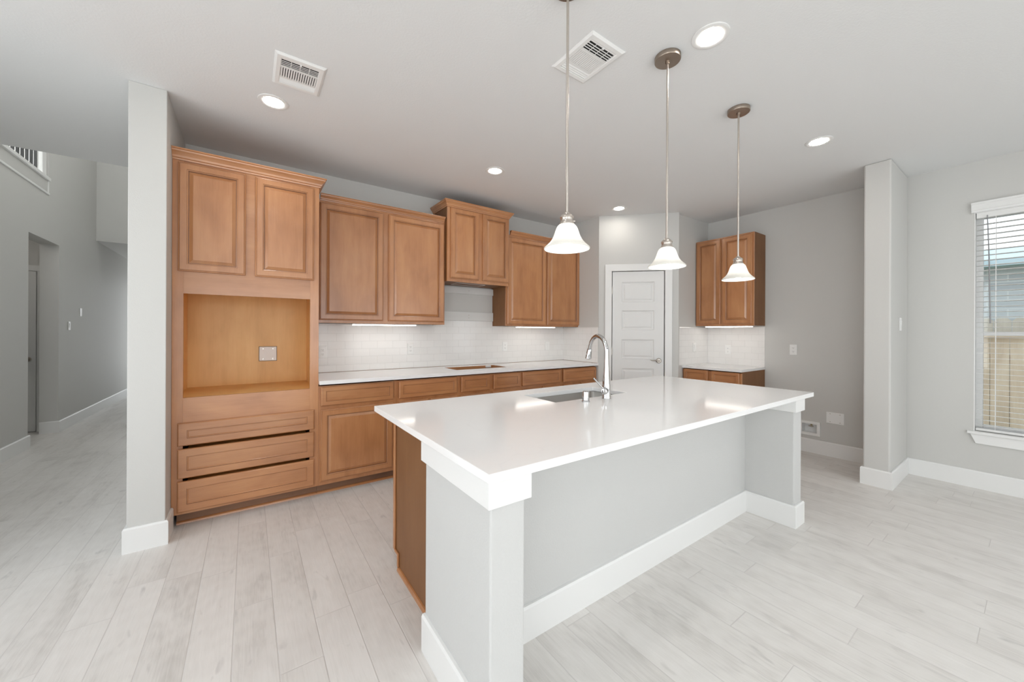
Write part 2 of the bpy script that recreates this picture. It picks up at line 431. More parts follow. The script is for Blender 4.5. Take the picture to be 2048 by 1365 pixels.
# corner pantry: one wall at 45 degrees with the door opening in it, then a short wall to the right-hand wall
PX, PY = XW, 3.31
PD = 0.975
pw = MB()
pw.box(0, 0.135, 0, 0.11, 0, ZC); pw.box(0.835, PD, 0, 0.11, 0, ZC); pw.box(0.135, 0.835, 0, 0.11, 2.135, ZC)
o = struct('wall_pantry', pw, 'wall'); o.location = (PX, PY, 0); o.rotation_euler = (0, 0, -PI / 4)
NX, NY = 4.396, 2.621
struct('wall_nook', MB().box(NX, XR - 0.0005, 2.66, 2.76, 0, ZC).box(NX, NX + 0.05, 2.64, 2.66, 0, ZC), 'wall')
# right-hand wall, with the visible window (y -0.56..0.343) and an unseen one added farther back for light
WY0, WY1, WZ0, WZ1 = -0.56, 0.343, 0.495, 2.40
V0, V1 = -2.85, -1.25
wr = MB()
wr.box(XR, XR + 0.15, WY1, 1.436, 0, ZC).box(XR, XR + 0.15, 1.584, 4.12, 0, ZC).box(XR, XR + 0.15, 1.436, 1.584, 0, 0.212).box(XR, XR + 0.15, 1.436, 1.584, 0.328, ZC); wr.box(XR, XR + 0.15, WY0, WY1, 0, WZ0); wr.box(XR, XR + 0.15, WY0, WY1, WZ1, ZC)
wr.box(XR, XR + 0.15, V1, WY0, 0, ZC); wr.box(XR, XR + 0.15, V0, V1, 0, WZ0); wr.box(XR, XR + 0.15, V0, V1, WZ1, ZC)
wr.box(XR, XR + 0.15, ROOM_Y - 0.12, V0, 0, ZC)
struct('wall_right', wr, 'wall')
struct('wall_stub', MB().box(4.50, XR - 0.0005, 0.747, 0.922, 0, ZC), 'wall', 0.012)
# wall behind the camera with an unseen patio door and picture window added for light
wb = MB(); yb0, yb1 = ROOM_Y - 0.12, ROOM_Y
wb.box(XL, -1.1, yb0, yb1, 0, ZC); wb.box(-1.1, 1.9, yb0, yb1, 2.45, ZC); wb.box(1.9, 2.3, yb0, yb1, 0, ZC)
wb.box(2.3, 4.5, yb0, yb1, 0, 0.5); wb.box(2.3, 4.5, yb0, yb1, 2.45, ZC); wb.box(4.5, XR, yb0, yb1, 0, ZC)
struct('wall_front', wb, 'wall')
# left-hand wall: opening to a small vestibule, balcony opening above, unseen windows added for light
wl = MB(); xa, xb = XL - 0.165, XL
wl.box(xa, xb, ROOM_Y - 0.12, -2.5, 0, 3.0); wl.box(xa, xb, -2.5, -0.3, 0, 0.55); wl.box(xa, xb, -2.5, -0.3, 2.45, 3.0); wl.box(xa, xb, -0.3, 0.6, 0, 3.0); wl.box(xa, xb, 0.6, 3.0, 0, 0.55); wl.box(xa, xb, 0.6, 3.0, 2.45, 3.0); wl.box(xa, xb, 3.0, 6.575, 0, 3.0); wl.box(xa, xb, 6.575, 7.405, 2.442, 3.0); wl.box(xa, xb, 7.405, 12.0, 0, 3.0)
wl.box(xa, xb, 7.085, 12.0, 3.0, HH)
struct('wall_left', wl, 'wall')
struct('wall_hall', MB().box(-0.597, -0.48, YW + 0.141, 12.0, 0, HH), 'wall')
struct('wall_end', MB().box(XL - 0.165, -1.8, 12.0, 12.14, 0, HH).box(-0.8, -0.48, 12.0, 12.14, 0, HH).box(-1.8, -0.8, 12.0, 12.14, 2.5, HH), 'wall')
struct('wall_upper', MB().box(XL - 1.5, -0.48, 4.87, 4.98, ZC + 0.301, HH), 'wall')
struct('wall_bulkhead', MB().box(XL + 0.0005, -0.5975, 8.85, 11.999, 2.79, HH), 'wall')
struct('ceiling_hall', MB().box(XL - 1.6, -0.48, 4.87, 12.14, HH, HH + 0.1), 'ceil')
struct('wall_balcony', MB().box(XL - 1.5, XL - 1.4, 4.981, 12.0, 3.0, HH).box(XL - 1.4, XL - 0.1655, 7.2, 7.3, 3.2, HH), 'wall')
struct('floor_balcony', MB().box(XL - 1.4, XL - 0.166, 4.98, 12.0, 2.95, 3.17), 'ceil')
vs = MB()
vs.box(-3.35, XL - 0.166, 7.6, 7.72, 0, 2.75); vs.box(-3.35, -3.25, 6.2, 7.6, 0, 2.75); vs.box(-3.35, XL - 0.166, 6.1, 6.2, 0, 2.75)
struct('wall_vestibule', vs, 'wall')
struct('ceiling_vestibule', MB().box(-3.35, XL - 0.166, 6.1, 7.72, 2.75, 2.85), 'ceil')

# baseboards
def basebd(name, path, h=0.15, t=0.016):
    prof = [(0.0005, 0), (t, 0), (t, h - 0.010), (t - 0.006, h), (0.0005, h)]
    return struct(name, MB().sweep(path, prof), 'trim')
basebd('baseboard_wing', [(-0.597, YW + 0.1), (-0.597, 3.165), (-0.4235, 3.165), (-0.4235, 3.355)])
basebd('baseboard_left', [(XL, ROOM_Y), (XL, 6.575), (XL - 0.16, 6.575)])
basebd('baseboard_hall', [(XL - 0.16, 7.405), (XL, 7.405), (XL, 11.98)])
basebd('baseboard_fridge', [(XR, 1.955), (XR, 0.940)])
basebd('baseboard_stub', [(5.163, 0.922), (4.50, 0.922), (4.50, 0.747), (5.163, 0.747)])
basebd('baseboard_right', [(XR, 0.746), (XR, ROOM_Y)])
basebd('baseboard_pantry', [(PX + 0.012, PY - 0.012), (PX + 0.048, PY - 0.048)])

# balcony edge trim and railing
tb = MB().box(XL - 0.02, XL + 0.012, 4.99, 7.084, 3.005, 3.03).box(XL - 0.03, XL + 0.022, 4.99, 7.084, 3.175, 3.215)
tb.box(XL - 0.02, XL + 0.006, 7.055, 7.084, 3.03, 3.175)
struct('trim_1', tb, 'trim', 0.004)
struct('trim_2', MB().box(XL - 0.14, XL - 0.001, 4.99, 7.084, 3.001, 3.2), 'wall')
rl = thing('balcony_railing', 'balcony railing with dark iron balusters high above the hallway', 'railing', (XL - 0.07, 4.99, 3.215))
for i in range(19):
    y = 0.05 + i * 0.107
    MB().box(-0.011, 0.011, y - 0.011, y + 0.011, 0, 0.88).build('baluster', 'iron', rl)
MB().box(-0.035, 0.035, 0, 2.0, 0.88, 0.94).build('handrail', 'trim', rl, 0.008)
MB().box(-0.055, 0.055, 1.98, 2.09, 0, 1.05).build('newel_post', 'trim', rl, 0.006)

# ------------------------------------------------------------------ cabinets
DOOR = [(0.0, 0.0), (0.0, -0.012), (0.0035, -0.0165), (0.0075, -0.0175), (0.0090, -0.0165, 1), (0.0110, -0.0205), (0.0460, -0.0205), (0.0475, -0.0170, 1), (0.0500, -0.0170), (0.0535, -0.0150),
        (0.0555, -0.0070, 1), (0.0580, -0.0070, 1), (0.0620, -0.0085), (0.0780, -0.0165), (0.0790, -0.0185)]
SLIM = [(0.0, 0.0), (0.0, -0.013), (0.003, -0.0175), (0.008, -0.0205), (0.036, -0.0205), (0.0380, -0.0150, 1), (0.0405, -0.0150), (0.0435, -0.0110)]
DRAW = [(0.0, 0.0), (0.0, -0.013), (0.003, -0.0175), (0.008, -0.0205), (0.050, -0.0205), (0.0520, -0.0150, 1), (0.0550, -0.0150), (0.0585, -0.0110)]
CROWN = [(0, 0.0), (0.008, 0.0), (0.010, 0.010), (0.016, 0.014), (0.020, 0.026), (0.030, 0.040), (0.040, 0.050), (0.042, 0.058), (0.048, 0.062), (0.048, 0.070), (0, 0.070)]
def crown(parent, path, z, s=1.0):
    return MB().sweep(path, [(a * s, z + b * s) for a, b in CROWN]).build('crown_moulding', 'woodx', parent)
def door(parent, x0, x1, z0, z1, y=-0.002, prof=DOOR, name='door', mat='wood'):
    return MB().panel(x0, x1, z0, z1, y, prof).build(name, mat, parent)

# tall oven cabinet; local origin: left end of the face frame on the floor
T = thing('oven_cabinet', 'tall maple oven cabinet with empty oven opening and three wide drawers', 'cabinet', (-0.4225, 3.36, 0))
w = 0.8835
D = YW - 3.36 - 0.001
c = MB()
c.box(0, 0.018, 0.02, D, 0.09, 2.50).box(w - 0.018, w, 0.02, D, 0.09, 2.50).box(0.018, w - 0.018, 0.02, D, 2.482, 2.50)
c.box(0.018, w - 0.018, 0.02, D, 0.09, 0.108).box(0.018, w - 0.018, D - 0.008, D, 0.108, 2.482)
c.build('carcass', 'wood', T)
nx0, nx1, nz0, nz1 = 0.059, 0.8215, 0.879, 1.592
MB().box(0, nx0, 0, 0.02, 0.09, 2.50).build('stile', 'wood', T, 0.001)
MB().box(nx1, w, 0, 0.02, 0.09, 2.50).build('stile', 'wood', T, 0.001)
MB().box(nx0, nx1, 0, 0.02, nz1, 2.50).build('upper_rail', 'woodx', T)
MB().box(nx0, nx1, 0, 0.02, 0.65, nz0).build('lower_rail', 'woodx', T)
MB().box(nx0, nx1, 0.0, 0.02, 0.09, 0.125).build('bottom_rail', 'woodx', T)
MB().box(0.019, w - 0.019, 0.021, D - 0.009, 0.861, 0.879).build('niche_shelf', 'ply', T)
MB().box(0.019, w - 0.019, D - 0.03, D - 0.009, 0.8795, 1.75).box(0.0185, 0.021, 0.021, D - 0.03, 0.8795, 1.75).box(w - 0.021, w - 0.0185, 0.021, D - 0.03, 0.8795, 1.75).box(0.021, w - 0.021, 0.021, D - 0.03, 1.735, 1.75).build('niche_lining', 'ply', T)
door(T, 0.030, 0.402, 1.742, 2.478); door(T, 0.459, 0.846, 1.742, 2.478)
for z0, z1 in ((0.556, 0.712), (0.336, 0.535), (0.108, 0.316)):
    dw = door(T, 0.032, 0.853, z0, z1, prof=DRAW, name='drawer', mat='woodx')
    MB().box(0.075, 0.808, 0.0, 0.50, z0 + 0.022, z1 - 0.025).build('drawer_box', 'ply', dw)
crown(T, [(0.0, 0.001), (w, 0.001), (w, D)], 2.492)
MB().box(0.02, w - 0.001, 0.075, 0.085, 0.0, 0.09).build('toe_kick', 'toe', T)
MB().prism([(0.075, 0), (0.058, 0), (0.060, 0.010), (0.066, 0.016), (0.075, 0.018)], 0.02, w - 0.001, 'x').build('shoe_moulding', 'woodx', T)

def upper(name, label, loc, w, h, d, doors, rz=0.0, crown_path=None, group=None, side_left='wood', crs=0.8):
    """wall cabinet; local origin at the lower left front corner of the face frame"""
    T = thing(name, label, 'cabinet', loc, rz, group)
    c = MB(); c.box(0, 0.016, 0.018, d, 0, h).box(w - 0.016, w, 0.018, d, 0, h).box(0.016, w - 0.016, 0.018, d, 0.004, 0.020).box(0.016, w - 0.016, 0.018, d, h - 0.016, h)
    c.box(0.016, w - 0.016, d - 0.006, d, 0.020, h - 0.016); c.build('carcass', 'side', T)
    MB().box(0, w, 0, 0.018, 0, h).build('face_frame', 'wood', T, 0.001)
    for x0, x1, z0, z1 in doors: door(T, x0, x1, z0, z1)
    if crown_path: crown(T, crown_path, h - 0.008, crs)
    return T
UY = 3.68; UD = YW - UY - 0.001
UL = upper('wall_cabinet', 'maple wall cabinet with two broad doors right of the oven cabinet', (0.4625, UY, 1.413), 1.247, 1.095, UD,
      [(0.045, 0.599, 0.026, 1.067), (0.648, 1.234, 0.026, 1.067)])
crown(UL, [(0.05, 0.001), (1.24, 0.001)], 1.087, 0.78)
UH = upper('hood_cabinet', 'short raised maple cabinet over the cooktop cutout', (1.7115, 3.622, 1.876), 0.788, 0.80, YW - 3.622 - 0.001,
      [(0.034, 0.378, 0.035, 0.785), (0.428, 0.782, 0.035, 0.785)])
crown(UH, [(0.0, YW - 3.622 - 0.001), (0.0, 0.001), (0.788, 0.001), (0.788, YW - 3.622 - 0.001)], 0.79, 0.95)
MB().slab_hole(0.17, 0.53, 0.10, 0.27, (0.174, 0.526, 0.104, 0.266), 0.0015, 0.0039).build('duct_rim', 'trim', UH)
UR = upper('wall_cabinet', 'maple wall cabinet at the right end of the back wall, behind the nearest pendant', (2.5015, UY, 1.411), 1.222, 1.095, UD,
      [(0.016, 0.610, 0.020, 1.067), (0.638, 1.212, 0.020, 1.067)])
crown(UR, [(0.055, 0.001), (1.222, 0.001), (1.222, UD)], 1.087, 0.78)
UN = upper('wall_cabinet', 'dark maple two-door wall cabinet on the right wall behind the farthest pendant', (4.87, 2.658, 1.428), 0.70, 1.112, XR - 4.87 - 0.001,
      [(0.012, 0.322, 0.022, 1.095), (0.338, 0.682, 0.022, 1.095)], -PI / 2)

def base(label, x, w, fronts, h=0.909, y=3.36, loc=None, rz=0.0, d=None, name='base_cabinet', closed_top=True):
    loc = loc or (x, y, 0); d = d or (YW - y - 0.001)
    T = thing(name, label, 'cabinet', loc, rz, None)
    c = MB(); c.box(0, 0.016, 0.018, d, 0.09, h).box(w - 0.016, w, 0.018, d, 0.09, h).box(0.016, w - 0.016, 0.018, d, 0.09, 0.106).box(0.016, w - 0.016, d - 0.006, d, 0.106, h)
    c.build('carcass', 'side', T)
    top, mid = 0.905, 0.716
    MB().box(0, 0.016, 0, 0.018, 0.09, h - 0.016).box(w - 0.016, w, 0, 0.018, 0.09, h - 0.016).box(0.016, w - 0.016, 0, 0.018, 0.865, h - 0.016).box(0.016, w - 0.016, 0, 0.018, 0.09, 0.13).box(0.016, w - 0.016, 0.0, 0.018, 0.69, 0.745).box(0.016, w - 0.016, 0.004, 0.018, 0.13, 0.69).box(0.016, w - 0.016, 0.004, 0.018, 0.745, 0.865).build('face_frame', 'wood', T)
    for kind, x0, x1, z0, z1 in fronts:
        if kind == 'drawer': door(T, x0 - x, x1 - x, z0, z1, prof=SLIM, name='drawer', mat='woodx')
        else: door(T, x0 - x, x1 - x, z0, z1)
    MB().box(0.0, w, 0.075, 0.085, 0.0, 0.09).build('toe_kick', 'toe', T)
    MB().prism([(0.075, 0), (0.058, 0), (0.060, 0.010), (0.066, 0.016), (0.075, 0.018)], 0.0, w, 'x').build('shoe_moulding', 'woodx', T)
    return T
Z0, Z1, DZ0, DZ1 = 0.732, 0.888, 0.122, 0.703
base('maple base cabinet with one drawer over one wide door beside the oven cabinet', 0.4615, 0.6255, [('drawer', 0.478, 1.064, Z0, Z1), ('door', 0.475, 1.058, DZ0, DZ1)])
base('second maple base cabinet from the oven cabinet, its wide drawer left of the cooktop cutout', 1.0875, 0.6305, [('drawer', 1.112, 1.694, Z0, Z1), ('door', 1.112, 1.390, DZ0, DZ1), ('door', 1.415, 1.694, DZ0, DZ1)])
base('maple base cabinet under the cooktop cutout with two short drawer fronts', 1.7185, 0.7705, [('drawer', 1.740, 2.074, Z0, Z1), ('drawer', 2.124, 2.472, Z0, Z1), ('door', 1.740, 2.090, DZ0, DZ1), ('door', 2.115, 2.472, DZ0, DZ1)])
base('maple base cabinet right of the cooktop cutout, second from the pantry door', 2.4895, 0.6095, [('drawer', 2.507, 3.072, Z0, Z1), ('door', 2.507, 2.780, DZ0, DZ1), ('door', 2.798, 3.072, DZ0, DZ1)])
base('last maple base cabinet of the back run, nearest the pantry door', 3.0995, 0.6065, [('drawer', 3.128, 3.702, Z0, Z1), ('door', 3.128, 3.405, DZ0, DZ1), ('door', 3.425, 3.702, DZ0, DZ1)])
base('maple base cabinet on the right wall under the small white counter', 0, 0.70, [('drawer', 0.018, 0.325, 0.735, 0.882), ('drawer', 0.365, 0.682, 0.735, 0.882), ('door', 0.018, 0.340, DZ0, DZ1), ('door', 0.360, 0.682, DZ0, DZ1)],
     h=0.892, loc=(4.565, 2.658, 0), rz=-PI / 2, d=XR - 4.565 - 0.001)

# worktops
tag(MB().slab_hole(0.462, XW - 0.0005, 3.308, YW - 0.0005, (1.772, 2.425, 3.505, 3.835), 0.9095, 0.94).build('worktop', 'quartz', None, 0.002),
    'long white quartz worktop with a cooktop cutout along the back wall', 'countertop')
tag(MB().box(4.535, XR - 0.0005, 1.950, 2.6595, 0.8925, 0.922).build('worktop', 'quartz', None, 0.002),
    'small white quartz worktop under the right wall cabinet', 'countertop')
ct = [o for o in COL.objects if o.name == 'worktop'][0]
MB().slab_hole(1.7725, 2.4245, 3.5055, 3.8345, (1.779, 2.418, 3.512, 3.828), 0.9097, 0.9365).build('plywood_lining', 'woodx', ct)
MB().slab_hole(1.74, 2.46, 3.47, 3.87, (1.779, 2.418, 3.512, 3.828), 0.885, 0.9092).build('plywood_support', 'woodx', ct)
MB().box(2.31, 2.375, 3.803, 3.8275, 0.914, 0.936).build('mounting_clip', 'plastic', ct, 0.002)
# backsplash tiles
tag(MB().box(0.4625, XW - 0.0085, YW - 0.0075, YW - 0.0003, 0.9403, 1.41).box(1.711, 2.5, YW - 0.0075, YW - 0.0003, 1.41, 1.468).build('tile_backsplash', 'tile_x', None),
    'white subway tile backsplash on the back wall above the long worktop', 'backsplash')
tag(MB().box(XW - 0.008, XW - 0.0003, 3.316, YW - 0.008, 0.9403, 1.405).build('tile_backsplash', 'tile_y', None),
    'narrow white tile backsplash on the return wall left of the pantry door', 'backsplash')
tag(MB().box(NX, XR - 0.0085, 2.652, 2.6597, 0.9225, 1.412).build('tile_backsplash', 'tile_x', None),
    'white tile backsplash right of the pantry door, behind the small worktop', 'backsplash')
tag(MB().box(XR - 0.008, XR - 0.0003, 1.957, 2.6517, 0.9225, 1.412).build('tile_backsplash', 'tile_y', None),
    'white tile backsplash on the right wall under the dark wall cabinet', 'backsplash')
tag(MB().box(0.4625, XW - 0.009, YW - 0.0100, YW - 0.0078, 0.9402, 0.9428).box(XW - 0.0105, XW - 0.0083, 3.318, YW - 0.0100, 0.9402, 0.9428).build('caulk_line', 'toe', None), 'thin brown joint line between the long worktop and the tiles', 'caulk')
# two painted ledger boards in the hood gap
for z0, z1, lb in ((1.790, 1.868, 'painted grey mounting board just under the short hood cabinet'), (1.469, 1.575, 'painted grey mounting board directly above the tiles in the hood gap')):
    t = thing('mounting_board', lb, 'board', (1.712, YW - 0.021, z0), 0, 'mounting boards in the hood gap')
    MB().box(0, 0.789, 0, 0.0205, 0, z1 - z0).build('board', 'rail_paint', t, 0.002)
    for dz in ((0.35, 0.65) if z0 < 1.6 else (0.5,)):
        MB().lathe([(0.005, -0.0015), (0.005, 0.0)], (0.445, 0, (z1 - z0) * dz), 10, True, True, 'y').build('nail', 'satin', t)

# ------------------------------------------------------------------ under-cabinet strip lights
def strip(loc, w, label, rz=0.0):
    t = thing('strip_light', label, 'light', loc, rz, 'under-cabinet strip lights')
    MB().box(0, w, 0, 0.045, -0.010, 0).build('housing', 'plastic', t, 0.002)
    MB().box(0.006, w - 0.006, 0.004, 0.041, -0.0165, -0.0105).build('lens', 'strip', t, 0.001)
strip((0.790, 3.70, 1.4125), 0.62, 'glowing strip light under the broad wall cabinet near the oven cabinet')
strip((2.690, 3.70, 1.4105), 0.62, 'glowing strip light under the wall cabinet at the right end of the back wall')
strip((4.885, 2.545, 1.4275), 0.56, 'glowing strip light under the dark wall cabinet on the right wall', -PI / 2)

# ------------------------------------------------------------------ island
I = thing('kitchen_island', 'white and maple kitchen island with two wing walls', 'island', (0, 0, 0))
IT = 0.8815
MB().box(0.614, 0.747, 0.982, 1.50, 0, IT).build('wing_wall', 'half', I, 0.006)
MB().box(3.073, 3.205, 0.982, 1.50, 0, IT).build('wing_wall', 'half', I, 0.006)
MB().box(0.7475, 3.0725, 1.292, 1.50, 0, IT).build('half_wall', 'half', I)
def corbel(x0, x1):
    b = MB(); y0, y1, z0, z1 = 0.967, 1.512, 0.795, IT - 0.0005
    prof = [(0.0003, z0), (0.0165, z0), (0.0165, z1), (0.0003, z1)]
    b.sweep([(x0, y1), (x0, 0.982), (x1, 0.982), (x1, 1.2915)], prof)
    b.build('corbel_trim', 'trim', I, 0.002)
corbel(0.614, 0.747); corbel(3.073, 3.205)
def ibase(path, name='baseboard'):
    prof = [(0.0003, 0), (0.0165, 0), (0.0165, 0.142), (0.011, 0.152), (0.0003, 0.152)]
    MB().sweep(path, prof).build(name, 'trim', I)
ibase([(0.614, 1.499), (0.614, 0.982), (0.747, 0.982), (0.747, 1.292), (3.073, 1.292), (3.073, 0.982), (3.205, 0.982), (3.205, 1.499)])
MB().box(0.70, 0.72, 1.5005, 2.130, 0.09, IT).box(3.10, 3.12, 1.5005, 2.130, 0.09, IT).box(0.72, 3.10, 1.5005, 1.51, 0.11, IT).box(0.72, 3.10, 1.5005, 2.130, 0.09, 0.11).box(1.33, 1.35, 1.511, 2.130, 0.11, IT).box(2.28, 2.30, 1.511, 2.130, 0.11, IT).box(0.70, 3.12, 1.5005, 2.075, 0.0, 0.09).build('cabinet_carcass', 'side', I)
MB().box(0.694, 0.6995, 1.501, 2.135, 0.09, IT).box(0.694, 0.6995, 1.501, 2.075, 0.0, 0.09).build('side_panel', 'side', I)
MB().box(0.693, 3.127, 2.1305, 2.150, 0.09, IT).build('face_frame', 'wood', I, 0.001)
e = MB().box(0.683, 0.6935, 2.125, 2.152, 0.09, IT).box(0.683, 0.6935, 2.066, 2.125, 0.084, 0.098).box(0.683, 0.6935, 2.066, 2.084, 0.02, 0.09)
e.build('edge_strip', 'wood', I, 0.003)
for x0 in (0.74, 1.32, 2.30, 2.72):
    x1 = {0.74: 1.28, 1.32: 2.26, 2.30: 2.68, 2.72: 3.10}[x0]
    for zz0, zz1, pr, nm in ((0.122, 0.69, DOOR, 'door'), (0.72, 0.865, SLIM, 'drawer')):
        b = MB(); b.panel(-x1, -x0, zz0, zz1, -2.1505, pr)
        bmesh.ops.rotate(b.bm, verts=b.bm.verts, cent=(0, 0, 0), matrix=Matrix.Rotation(PI, 3, 'Z'))
        b.build(nm, 'wood', I)
sm = [(0.0003, 0), (0.013, 0), (0.012, 0.010), (0.007, 0.018), (0.0003, 0.020)]
MB().sweep([(0.694, 2.075), (0.694, 1.5135)], sm).build('shoe_moulding', 'wood', I)
SX0, SX1, SY0, SY1 = 1.525, 2.196, 1.70, 2.022
tag(MB().slab_hole(0.588, 3.345, 0.950, 2.200, (SX0, SX1, SY0, SY1), 0.882, 0.912).build('island_worktop', 'quartz', None, 0.0025),
    'large glossy white quartz worktop on the island, with sink cutout', 'countertop')
# sink: undermount bowl hung below the cutout
K = thing('kitchen_sink', 'stainless steel undermount sink bowl set in the island worktop', 'sink', ((SX0 + SX1) / 2, (SY0 + SY1) / 2, 0.8815))
hw, hd = (SX1 - SX0) / 2, (SY1 - SY0) / 2
def rr(hx, hy, r, z, n=6):
    pts = []
    for cx, cy, a0 in ((hx - r, hy - r, 0), (-hx + r, hy - r, PI / 2), (-hx + r, -hy + r, PI), (hx - r, -hy + r, 3 * PI / 2)):
        for i in range(n + 1):
            a = a0 + PI / 2 * i / n; pts.append((cx + r * math.cos(a), cy + r * math.sin(a), z))
    return pts
MB().rings([rr(hw + 0.02, hd + 0.02, 0.03, -0.0005), rr(hw - 0.002, hd - 0.002, 0.022, -0.0005), rr(hw - 0.002, hd - 0.002, 0.022, -0.012), rr(hw - 0.006, hd - 0.006, 0.024, -0.19), rr(hw - 0.02, hd - 0.02, 0.03, -0.215), rr(0.06, 0.06, 0.055, -0.222)], False, True).build('bowl', 'steel', K, smooth=True)
MB().lathe([(0.043, -0.2215), (0.045, -0.218), (0.036, -0.217), (0.030, -0.2205)], (0, 0, 0), 28, True, True).build('drain', 'chrome', K, smooth=True)

# faucet
F = thing('kitchen_faucet', 'tall polished chrome pull-down faucet behind the sink on the island', 'faucet', (1.892, 1.622, 0.912))
MB().lathe([(0.0, 0.0003), (0.0285, 0.0003), (0.0290, 0.003), (0.0280, 0.006), (0.0272, 0.045), (0.0262, 0.080), (0.0248, 0.094), (0.0, 0.094)], (0, 0, 0), 36).build('base', 'chrome', F, smooth=True)
pts, rad = [], []
for i in range(12):
    q = i / 11; pts.append((0, 0, 0.09 + 0.205 * q)); rad.append(0.0246 - 0.0096 * min(1, q * 1.15))
for i in range(1, 27):
    a = PI * 0.93 * i / 26
    pts.append((0.0, 0.074 - 0.074 * math.cos(a), 0.295 + 0.108 * math.sin(a))); rad.append(0.0150 - 0.0026 * i / 26)
MB().tube(pts, rad, 20).build('neck', 'chrome', F, smooth=True)
pe = Vector(pts[-1]); dr = (Vector(pts[-1]) - Vector(pts[-2])).normalized()
hp = [pe + dr * k for k in (0.001, 0.005, 0.022, 0.055, 0.069, 0.072)]
H = MB().tube(hp, [0.0128, 0.0150, 0.0168, 0.0205, 0.0212, 0.0185], 20).build('spray_head', 'chrome', F, smooth=True)
bq = pe + dr * 0.036 + Vector((0, 0.0175, 0.002))
MB().tube([bq - dr * 0.016, bq, bq + dr * 0.016], [0.004, 0.006, 0.004], 10).build('button', 'slot', H, smooth=True)
MB().tube([(-0.015, -0.006, 0.054), (-0.046, -0.022, 0.052), (-0.049, -0.0235, 0.052), (-0.050, -0.024, 0.052)], [0.0205, 0.0205, 0.0195, 0.017], 24).build('valve_hub', 'chrome', F, smooth=True)
MB().tube([(-0.040, -0.014, 0.064), (-0.068, 0.000, 0.096), (-0.104, 0.016, 0.138)], [0.0065, 0.0052, 0.0050], 14).build('lever', 'chrome', F, smooth=True)
MB().lathe([(0.0, 0.0003), (0.0255, 0.0003), (0.0255, 0.008), (0.021, 0.011), (0.0205, 0.062), (0.019, 0.066), (0.0, 0.067)], (0, 0, 0), 32).build('air_gap_cap', 'chrome', None, smooth=True)
o = COL.objects['air_gap_cap']; o.location = (1.690, 1.610, 0.912); tag(o, 'short chrome air gap cap on the island left of the faucet', 'air gap')

# ------------------------------------------------------------------ pendants
P = thing('pendant_light', 'nearest pendant light with alabaster bell shade over the island', 'pendant light', (1.118, 1.180, ZC), 0, 'pendant lights over the island')
MB().lathe([(0.0, -0.0003), (0.067, -0.0003), (0.067, -0.022), (0.0655, -0.0245), (0.012, -0.0255), (0.0105, -0.042), (0.0, -0.042)], (0, 0, 0), 44)  .build('canopy', 'canopy', P, smooth=True)
MB().tube([(0, 0, -0.04), (0, 0, -0.62), (0, 0, -0.99)], 0.0058, 14).build('rod', 'nickel', P, smooth=True)
MB().lathe([(0.0, -0.990), (0.011, -0.990), (0.013, -0.997), (0.022, -1.001), (0.0285, -1.007), (0.0300, -1.013), (0.0265, -1.019), (0.0265, -1.028), (0.0300, -1.034), (0.0325, -1.040), (0.0325, -1.043), (0.0, -1.043)], (0, 0, 0), 36).build('fitter', 'nickel', P, smooth=True)
MB().tube([(0.026, -0.008, -1.024), (0.036, -0.012, -1.024)], 0.0032, 10).build('thumb_screw', 'nickel', P, smooth=True)
shp = [(0.0290, -1.0405), (0.0345, -1.0440), (0.0405, -1.0500), (0.0455, -1.0590), (0.0495, -1.0700), (0.0535, -1.0820), (0.0580, -1.0940), (0.0640, -1.1060), (0.0725, -1.1180), (0.0835, -1.1290), (0.0925, -1.1370), (0.0972, -1.1420), (0.0980, -1.1455)]
inn = [(r - 0.0045, z - 0.0008) for r, z in shp[::-1]]
MB().lathe(shp + [(0.0966, -1.1480)] + inn, (0, 0, 0), 56).build('bell_shade', 'shade', P, smooth=True)
MB().lathe([(0.0, -1.0435), (0.012, -1.0435), (0.013, -1.058), (0.019, -1.072), (0.027, -1.090), (0.029, -1.106), (0.027, -1.122), (0.019, -1.136), (0.008, -1.1425), (0.0, -1.1435)], (0, 0, 0), 28).build('bulb', 'bulb', P, smooth=True)
dup(P, (1.862, 1.180, ZC), 'middle pendant light of three with alabaster bell shade over the island')
dup(P, (2.690, 1.180, ZC), 'farthest pendant light with alabaster bell shade, seen before the dark wall cabinet')

# ------------------------------------------------------------------ recessed lights
R = thing('recessed_light', 'recessed ceiling light nearest the left wing wall, below the slotted vent', 'ceiling light', (0.127, 2.914, ZC), 0, 'recessed ceiling lights')
MB().lathe([(0.088, -0.0004), (0.087, -0.0035), (0.080, -0.0060), (0.062, -0.0040), (0.0585, -0.0015), (0.0585, -0.0004)], (0, 0, 0), 48).build('trim_ring', 'trim', R, smooth=True)
MB().lathe([(0.0, -0.0008), (0.058, -0.0008), (0.057, -0.0030), (0.0, -0.0042)], (0, 0, 0), 40).build('lens', 'lens', R, smooth=True)
for loc, lb in (((1.876, 2.949), 'recessed ceiling light above the short hood cabinet'), ((3.665, 2.960), 'recessed ceiling light in front of the pantry door'),
                ((1.907, 0.972), 'largest recessed ceiling light, beside the middle pendant canopy'), ((3.648, 1.011), 'recessed ceiling light between the farthest pendant and the wall stub')):
    dup(R, (*loc, ZC), lb)
# the same fixtures added unseen over the living area to brighten floor and ceiling
R2 = dup(R, (0.127, 0.98, ZC), 'added unseen recessed ceiling light over the near end of the room, above the photographer')
for c in R2.children:
    if c.name.startswith('lens'):
        c.data = c.data.copy(); c.data.materials[0] = M['lens_added']
for x in (0.127, 1.90, 3.65):
    for y in (-0.95, -2.6):
        dup(R2, (x, y, ZC), 'added unseen recessed ceiling light over the living area behind the photographer')

dup(R, (-2.70, 6.95, 2.75), 'added unseen recessed ceiling light in the vestibule off the hallway')  # unseen fixture added to brighten the vestibule
